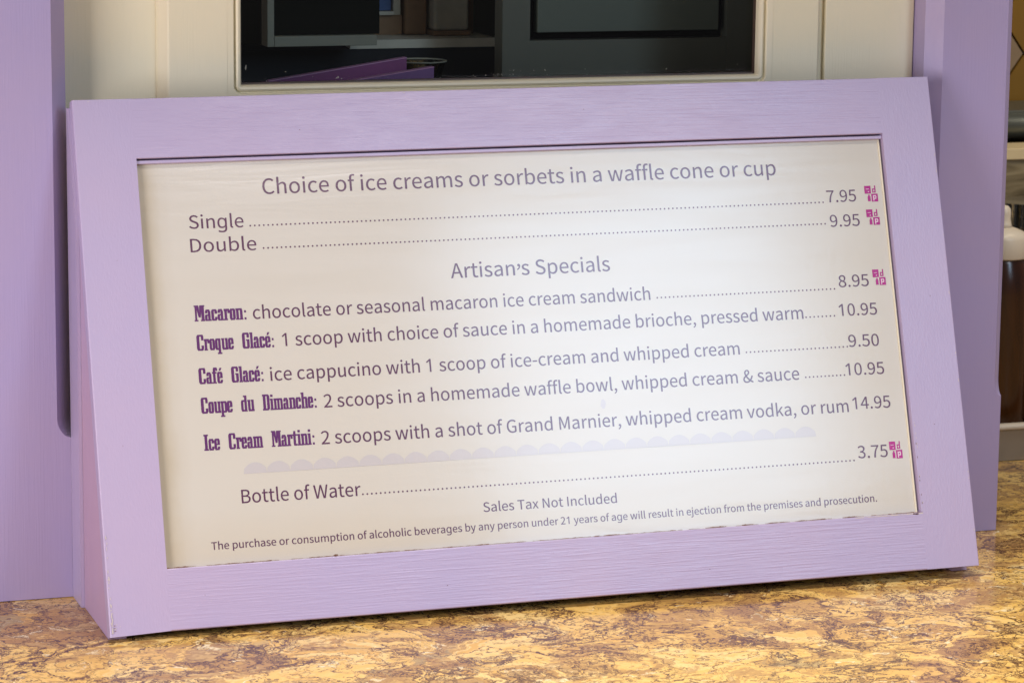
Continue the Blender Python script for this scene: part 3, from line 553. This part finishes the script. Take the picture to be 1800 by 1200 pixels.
# stop beads behind the front of the opening
obj('stop_bead', member(U0+0.0002, U1-0.0002, V1-0.0034, V1-0.0012, -0.0062, -0.0016, (BOT,), 0.0004), M['lilac_h'], sign)
# panel
PN = -0.0042
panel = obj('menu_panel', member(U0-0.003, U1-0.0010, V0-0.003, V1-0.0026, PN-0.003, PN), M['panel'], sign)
obj('panel_backing', member(U0-0.004, U1+0.004, V0-0.004, V1+0.004, -TH+0.0003, PN-0.0032), M['black'], sign)
# cream strip showing at the right edge of the sheet
obj('edge_strip', member(U1-0.0026, U1-0.0017, V0+0.0004, V1-0.0036, PN+0.00005, PN+0.0006), M['cream'], panel)
# wedge sides and back
def wedge(x0, x1, inset=0.0):
    ft, fb = P(0, L, -TH), P(0, 0.0, -TH)
    pts = [Vector((x0, fb.y+inset, CZ+0.0003)), Vector((x0, D-0.0006, CZ+0.0003)), Vector((x0, D-0.0006, H-0.0045)), Vector((x0, ft.y-0.0010, H-0.0045))]
    return prism(pts, Vector((x1-x0, 0, 0)))
obj('side_board', wedge(0.0005, 0.0120), M['lilac_side'], sign)
obj('side_board', wedge(W-0.0120, W-0.0005, 0.010), M['lilac_side'], sign)
obj('back_board', mkbox(0.0125, W-0.0125, D-0.0060, D-0.0008, CZ+0.0006, H-0.02), M['black'], sign)
zk = (D-0.030-P(0, 0, -TH).y)*H/Dt
obj('back_batten', prism([Vector((-0.0018, a, b)) for a, b in ((D-0.030, CZ+0.0003), (D-0.0004, CZ+0.0003), (D-0.0004, H-0.006), (P(0, L, -TH).y-0.0008, H-0.006), (D-0.030, zk))], Vector((0.0022, 0, 0))), M['lilac_v'], sign)

# wear: bare wood along the lower lip of the opening, chips on the outer left edge
def ribbon(u0, u1, vf, hf, n, step=0.0015, gap=0.25, seed=1):
    bm = bmesh.new(); rnd = random.Random(seed); u = u0
    while u < u1:
        g = noise.noise(Vector((u*90, seed, 0)))
        w_ = step*rnd.uniform(0.8, 1.4)
        if g > -gap:
            h0 = hf*(0.45+0.55*noise.noise(Vector((u*300, 2.3, seed))))*max(0.25, g+gap+0.3)
            v = vf
            q = [P(u, v-h0*0.3, n), P(u+w_, v-h0*0.2, n), P(u+w_, v+h0, n), P(u, v+h0*0.9, n)]
            q2 = [p - (P(0, 0, 0.0001)-P(0, 0, 0)) for p in q]
            a = [bm.verts.new(p) for p in q]; bm.faces.new(a)
        u += w_
    return bm
r_ = obj('worn_edge', ribbon(U0, U1, V0+0.0002, 0.0011, 0.00006, seed=3), M['worn'], sign); r_['kind'] = 'stuff'
r_ = obj('worn_edge', ribbon(U1-0.05, U1+0.001, V0-0.0008, 0.0010, 0.00008, seed=9, gap=0.6), M['chip'], sign); r_['kind'] = 'stuff'
bm = bmesh.new(); rnd = random.Random(5)
def chip(bm, u, v, a, b, n=0.00007, k=7):
    bm.faces.new([bm.verts.new(P(u+a*math.cos(2*math.pi*i/k)*rnd.uniform(.5, 1.1), v+b*math.sin(2*math.pi*i/k)*rnd.uniform(.5, 1.1), n)) for i in range(k)])
for k in range(26):
    v = 0.002 + 0.062*rnd.random()**1.3
    chip(bm, 0.0010+rnd.random()*0.0012, v, rnd.uniform(.0002, .0006), rnd.uniform(.0004, .0018))
for k in range(5): chip(bm, 0.001+rnd.random()*0.008, 0.001+rnd.random()*0.006, rnd.uniform(.0003, .001), rnd.uniform(.0002, .0006))
for k in range(8): chip(bm, U1+0.0014+rnd.random()*0.0006, V0+0.004+rnd.random()*0.06, .0003, rnd.uniform(.0005, .0014))
for k in range(26): chip(bm, rnd.uniform(0.005, 0.60), rnd.choice((rnd.uniform(0.0006, 0.0016), L-rnd.uniform(0.0004, 0.0014))), rnd.uniform(.0003, .0012), rnd.uniform(.0001, .00035))
for k in range(12): chip(bm, W-0.0012, rnd.uniform(0.005, 0.3), .00025, rnd.uniform(.0004, .0018))
for k in range(14): chip(bm, rnd.choice((rnd.uniform(0.05, 0.30), rnd.uniform(0.35, 0.56))), rnd.uniform(0.004, 0.036), rnd.uniform(.0002, .0006), rnd.uniform(.0001, .0002))
r_ = obj('paint_chips', bm, M['chip'], sign); r_['kind'] = 'stuff'
bm = bmesh.new()
for k in range(3): chip(bm, 0.0030+rnd.random()*0.004, 0.001+rnd.random()*0.005, rnd.uniform(.0004, .0012), rnd.uniform(.0002, .0007), 0.00012)
for k in range(7): chip(bm, U1-0.006+rnd.random()*0.004, V0-0.0004-rnd.random()*0.0008, rnd.uniform(.0006, .0016), rnd.uniform(.0003, .0006), 0.00012)
for k in range(6): chip(bm, U1+0.0012, V0+0.003+rnd.random()*0.045, .0003, rnd.uniform(.0005, .0012), 0.00012)
chip(bm, 0.1513, V0+0.0008, 0.0022, 0.0009, 0.00015)
for u, v in ((0.225, 0.015), (0.063, 0.021), (0.30, 0.031), (0.017, 0.12), (0.022, 0.24), (0.41, 0.012), (0.587, 0.10), (0.594, 0.19), (0.35, 0.330), (0.15, 0.322)):
    chip(bm, u, v, rnd.uniform(.0002, .0005), rnd.uniform(.0002, .0004), 0.00012)
r_ = obj('bare_patches', bm, M['worn'], sign); r_['kind'] = 'stuff'

# ------------------------------------------------------------------ lettering (glyph outlines, 1000 = cap height)
GL = {}
for line in GLYPHS.strip('\n').split('\n'):
    ch, adv, g = line.split('\t')
    GL[ch] = (int(adv), [[tuple(map(int, p.split(','))) for p in s.split(' ')] for s in g.split('|')] if g else [])
GL[' '] = (306, [])
GL['’'] = (300, [[(x-20, y+610) for x, y in s] for s in GL[','][1]])
# condensed slab letters, pieces (y0, xl, xr, y1, xl, xr), cap height 100
def feet(x): return [(0, x, x+19, 9, x, x+19)]
SL = {
 'c': (40, [(0,6,28,12,0,34),(12,0,13,60,0,13),(12,22,34,24,22,34),(44,21,34,60,21,34),(60,0,34,72,6,28)]),
 'o': (40, [(0,6,28,12,0,34),(12,0,13,60,0,13),(12,21,34,60,21,34),(60,0,34,72,6,28)]),
 'e': (40, [(0,6,28,12,0,34),(12,0,13,60,0,13),(12,22,34,22,22,34),(32,21,34,60,21,34),(32,13,21,40,13,21),(60,0,34,72,6,28)]),
 'a': (42, [(60,2,30,72,7,26),(48,2,14,60,2,14),(9,20,32,60,20,32),(0,20,38,9,20,38),(0,4,20,10,0,20),(10,0,12,32,0,12),(32,0,20,41,4,20)]),
 'n': (47, [(0,0,19,9,0,19),(0,24,43,9,24,43),(9,3,16,60,3,16),(9,27,40,60,27,40),(60,0,40,72,0,35)]),
 'm': (67, [(0,0,18,9,0,18),(0,22,40,9,22,40),(0,44,62,9,44,62),(9,3,16,60,3,16),(9,25,37,60,25,37),(9,47,59,60,47,59),(60,0,59,72,0,54)]),
 'r': (37, [(0,0,20,9,0,20),(9,3,16,58,3,16),(58,0,34,72,0,30),(44,23,34,58,23,34)]),
 'u': (47, [(62,0,16,72,0,16),(62,24,40,72,24,40),(12,3,16,62,3,16),(12,27,40,62,27,40),(0,7,43,12,3,43)]),
 'q': (44, [(60,0,34,72,6,34),(12,0,13,60,0,13),(0,5,34,12,0,34),(12,21,34,60,21,34),(-16,21,34,0,21,34),(-26,14,41,-16,14,41)]),
 'p': (44, [(60,0,40,72,0,34),(12,3,16,60,3,16),(12,27,40,60,27,40),(0,3,34,12,3,40),(-16,3,16,0,3,16),(-26,-3,23,-16,-3,23)]),
 'd': (46, [(60,0,37,72,6,37),(12,0,13,60,0,13),(0,5,41,12,0,37),(12,24,37,60,24,37),(72,24,37,90,24,37),(90,17,37,100,17,37)]),
 'h': (47, [(0,0,19,9,0,19),(0,24,43,9,24,43),(9,3,16,60,3,16),(9,27,40,60,27,40),(60,3,40,72,3,35),(72,3,16,90,3,16),(90,-1,16,100,-1,16)]),
 'l': (26, [(0,0,21,9,0,21),(9,4,17,90,4,17),(90,0,17,100,0,17)]),
 'i': (26, [(0,0,21,9,0,21),(9,4,17,62,4,17),(62,0,17,72,0,17),(82,4,17,97,4,17)]),
 't': (34, [(0,9,27,11,6,29),(11,6,19,62,6,19),(62,0,29,72,0,29),(72,6,19,92,9,19)]),
 'f': (34, [(0,1,25,9,1,25),(9,6,19,62,6,19),(62,0,28,72,0,28),(72,6,19,88,6,19),(78,24,33,88,24,33),(88,6,33,100,11,29)]),
 'C': (51, [(0,7,37,12,0,44),(12,0,16,88,0,16),(12,31,44,32,31,44),(64,31,44,88,31,44),(88,0,44,100,7,40)]),
 'G': (53, [(0,7,40,12,0,46),(12,0,16,88,0,16),(12,32,46,50,32,46),(50,26,46,58,26,46),(68,32,45,88,32,45),(88,0,45,100,7,40)]),
 'M': (68, [(0,0,21,9,0,21),(0,40,64,9,40,64),(9,5,14,91,5,14),(9,45,60,91,45,60),(24,27,32,91,14,27),(24,32,37,91,34,45),(91,0,27,100,0,25),(91,34,64,100,36,64)]),
 'D': (53, [(0,0,37,11,0,46),(89,0,46,100,0,37),(11,4,19,89,4,19),(11,31,46,89,31,46)]),
 'I': (32, [(0,0,27,10,0,27),(90,0,27,100,0,27),(10,6,21,90,6,21)]),
 ':': (22, [(0,8,17,14,8,17),(44,8,17,58,8,17)]),
 ' ': (42, []),
}
SL['é'] = (40, SL['e'][1] + [(78, 13, 21, 96, 19, 31)])
ZP = PN + 0.00010
def print_mesh(name, polys, m, parent, fill=True, n=ZP):
    """polys: closed outlines in (u,v). fill through a 2D curve so counters stay open"""
    cu = bpy.data.curves.new(name, 'CURVE'); cu.dimensions = '2D'; cu.fill_mode = 'BOTH'; cu.resolution_u = 1
    for s in polys:
        sp = cu.splines.new('POLY'); sp.points.add(len(s)-1); sp.use_cyclic_u = True
        for i, (a, b) in enumerate(s): sp.points[i].co = (a*1000, b*1000, 0, 1)
    t = bpy.data.objects.new(name, cu); col.objects.link(t)
    me = bpy.data.meshes.new_from_object(t.evaluated_get(bpy.context.evaluated_depsgraph_get()))
    bpy.data.objects.remove(t)
    bm = bmesh.new(); bm.from_mesh(me); bm.faces.ensure_lookup_table()
    for i, (dx, dy) in enumerate(((0.00013, 0.0), (0.00006, 0.00008))):   # ink spread: the same faces again, a hair over
        d_ = bmesh.ops.duplicate(bm, geom=list(bm.verts)[:len(me.vertices)] + list(bm.edges)[:len(me.edges)] + list(bm.faces)[:len(me.polygons)])
        for v in d_['geom']:
            if isinstance(v, bmesh.types.BMVert): v.co += Vector((dx*1000, dy*1000, i+1))
    for v in bm.verts: v.co = P(v.co.x/1000, v.co.y/1000, n+v.co.z*4e-6)
    bm.to_mesh(me); bm.free()
    me.name = name
    return obj(name, me, m, parent)
def quads_mesh(name, quads, m, parent, n=ZP):
    bm = bmesh.new()
    for i, q in enumerate(quads): bm.faces.new([bm.verts.new(P(a, b, n+(i % 12)*2e-6)) for a, b in q])
    return obj(name, bm, m, parent)
def text(s, u0, v0, u1, v1, cap, fit=True):
    x = 0.0; polys = []; lo = None
    for ch in s:
        adv, g = GL[ch]
        for sp in g: polys.append([(x+a, b) for a, b in sp])
        x += adv
    mn = min(p[0] for q in polys for p in q); mx = max(p[0] for q in polys for p in q)
    k = (u1-u0)/(mx-mn)
    out = [[(u0+(a-mn)*k, v0+(v1-v0)*(a-mn)/(mx-mn)+b*cap/1000) for a, b in q] for q in polys]
    price = s.replace('.', '').isdigit()
    return print_mesh('price_lettering' if price else 'lettering', out, M['ink'], panel)
def slab(s, u0, v0, u1, v1, cap):
    x = 0.0; q = []
    for ch in s:
        adv, g = SL[ch]
        for y0, a, b, y1, c, d in g: q.append([(x+a-1.8, y0), (x+b+1.8, y0), (x+d+1.8, y1), (x+c-1.8, y1)])
        x += adv - (1.0 if g else -16)
    mx = max(p[0] for w_ in q for p in w_); k = (u1-u0)/mx
    quads_mesh('bold_lettering', [[(u0+a*k, v0+(v1-v0)*a/mx+b*cap/100) for a, b in w_] for w_ in q], M['ink_bold'], panel)
TEXT = [
 ('Choice of ice creams or sorbets in a waffle cone or cup', 122.71, 280.5, 488.37, 280.3, 10.3),
 ('Single', 71.79, 259.4, 108.18, 259.1, 8.8), ('7.95', 524.77, 259.65, 547.03, 259.64, 8.3),
 ('Double', 71.6, 243.9, 115.6, 243.6, 8.8), ('9.95', 525.47, 242.33, 547.93, 242.26, 8.3),
 ('Artisan’s Specials', 246.91, 218.8, 359.91, 218.7, 9.9),
 ('*Macaron:', 70.92, 198.4, 105.3, 198.1, 10.5), ('chocolate or seasonal macaron ice cream sandwich', 109.69, 198.1, 387.07, 197.6, 8.6), ('8.95', 527.29, 199.7, 550.14, 199.6, 8.3),
 ('*Croque Glacé:', 71.14, 179.1, 122.26, 178.9, 10.5), ('1 scoop with choice of sauce in a homemade brioche, pressed warm', 127.83, 179.2, 498.31, 179.0, 8.6), ('10.95', 525.36, 179.6, 554.15, 179.3, 8.3),
 ('*Café Glacé:', 70.79, 157.3, 113.46, 157.0, 10.5), ('ice cappucino with 1 scoop of ice-cream and whipped cream', 118.03, 156.9, 448.55, 156.8, 8.6), ('9.50', 530.21, 157.7, 553.24, 157.4, 8.3),
 ('*Coupe du Dimanche:', 70.82, 138.0, 147.62, 137.6, 10.5), ('2 scoops in a homemade waffle bowl, whipped cream & sauce', 152.61, 137.3, 490.8, 137.1, 8.6), ('10.95', 525.95, 138.0, 554.92, 137.6, 8.3),
 ('*Ice Cream Martini:', 70.85, 113.9, 144.32, 113.5, 10.5), ('2 scoops with a shot of Grand Marnier, whipped cream vodka, or rum', 148.93, 113.3, 525.23, 112.6, 8.6), ('14.95', 528.49, 114.2, 557.03, 113.9, 8.3),
 ('Bottle of Water', 92.7, 78.4, 172.5, 78.0, 8.7), ('3.75', 528.77, 80.1, 551.23, 79.8, 8.5),
 ('Sales Tax Not Included', 255.42, 61.6, 349.54, 61.4, 6.3),
 ('The purchase or consumption of alcoholic beverages by any person under 21 years of age will result in ejection from the premises and prosecution.', 70.42, 49.7, 539.49, 49.5, 4.9),
]
for s, a, b, c, d, h in TEXT:
    a, b, c, d, h = (q/1000 for q in (a, b, c, d, h))
    if s[0] == '*': slab(s[1:], a, b, c, d, h)
    else: text(s, a, b, c, d, h)
def dots(u0, u1, v, pitch, r=0.00062):
    n = max(2, round((u1-u0)/pitch)); q = []
    for i in range(n+1):
        u = u0+(u1-u0)*i/n
        q.append([(u+r*math.cos(k*math.pi/4+.39), v+r*math.sin(k*math.pi/4+.39)) for k in range(8)])
    o = quads_mesh('leader_dots', q, M['ink'], panel); o['kind'] = 'stuff'
for a, c, v in ((112.63, 521.78, 259.9), (120.42, 521.66, 244.7), (392.14, 523.76, 198.8), (500.33, 521.66, 180.0), (453.5, 529.0, 158.0), (495.62, 524.72, 138.4), (173.94, 525.41, 78.9)):
    dots(a/1000, c/1000, v/1000, 0.00302)
# pale row of scoop-shaped scallops
q = []; n = 26; u0, u1, vb = 0.0955, 0.4990, 0.0973
for i in range(n):
    a = u0+(u1-u0)*i/n; c = u0+(u1-u0)*(i+1)/n; w_ = c-a
    top = []
    for k in range(11):
        t = k/10; top.append((a+w_*(0.03+0.94*t), vb + 0.0062*math.sin(math.pi*min(1, max(0, 0.08+0.84*t)))**0.7 + 0.0010))
    q.append([(a, vb), (c, vb)] + top[::-1])
quads_mesh('scallop_border', q, M['scallop'], panel)
# magenta four-square symbols
def symbol(u0, v1, u1, v0):
    w_ = (u1-u0); h = (v1-v0)
    X = lambda t: u0+w_*t
    Y = lambda t: v0+h*t
    R = lambda a, b, c, d: [(X(a), Y(b)), (X(c), Y(b)), (X(c), Y(d)), (X(a), Y(d))]
    qs = [R(0.0, 0.51, 0.50, 1.0), R(0.50, 0.0, 1.0, 0.495),           # two solid squares
          R(0.20, 0.03, 0.42, 0.34), R(0.25, 0.34, 0.38, 0.45),           # short bar below
          R(0.78, 0.70, 0.87, 1.0), R(0.78, 0.56, 0.87, 0.70), R(0.60, 0.56, 0.78, 0.63), R(0.60, 0.63, 0.68, 0.75), R(0.60, 0.75, 0.78, 0.82)]   # d
    quads_mesh('square_symbol', qs, M['magenta'], panel)
    ws_ = [R(0.62, 0.06, 0.70, 0.40), R(0.70, 0.33, 0.86, 0.40), R(0.80, 0.24, 0.88, 0.33), R(0.70, 0.17, 0.86, 0.24)]
    quads_mesh('symbol_letter', ws_, M['white_ink'], panel, ZP+0.00006)
    quads_mesh('symbol_mark', [R(0.12, 0.78, 0.36, 0.815), R(0.26, 0.60, 0.35, 0.655)], M['white_ink'], panel, ZP+0.00006)
for a, b, c, d in ((554.0, 270.3, 563.8, 258.9), (553.6, 253.5, 563.4, 242.4), (553.6, 211.0, 563.2, 199.8), (552.9, 90.2, 562.4, 78.2)):
    symbol(a/1000, b/1000, c/1000, d/1000)
# small smear on the sheet
quads_mesh('smear', [[(0.3462+0.0019*math.cos(k*.7)*(1+.2*math.sin(3*k)), 0.1285+0.0034*math.sin(k*.7)) for k in range(9)]], M['scallop'], panel)
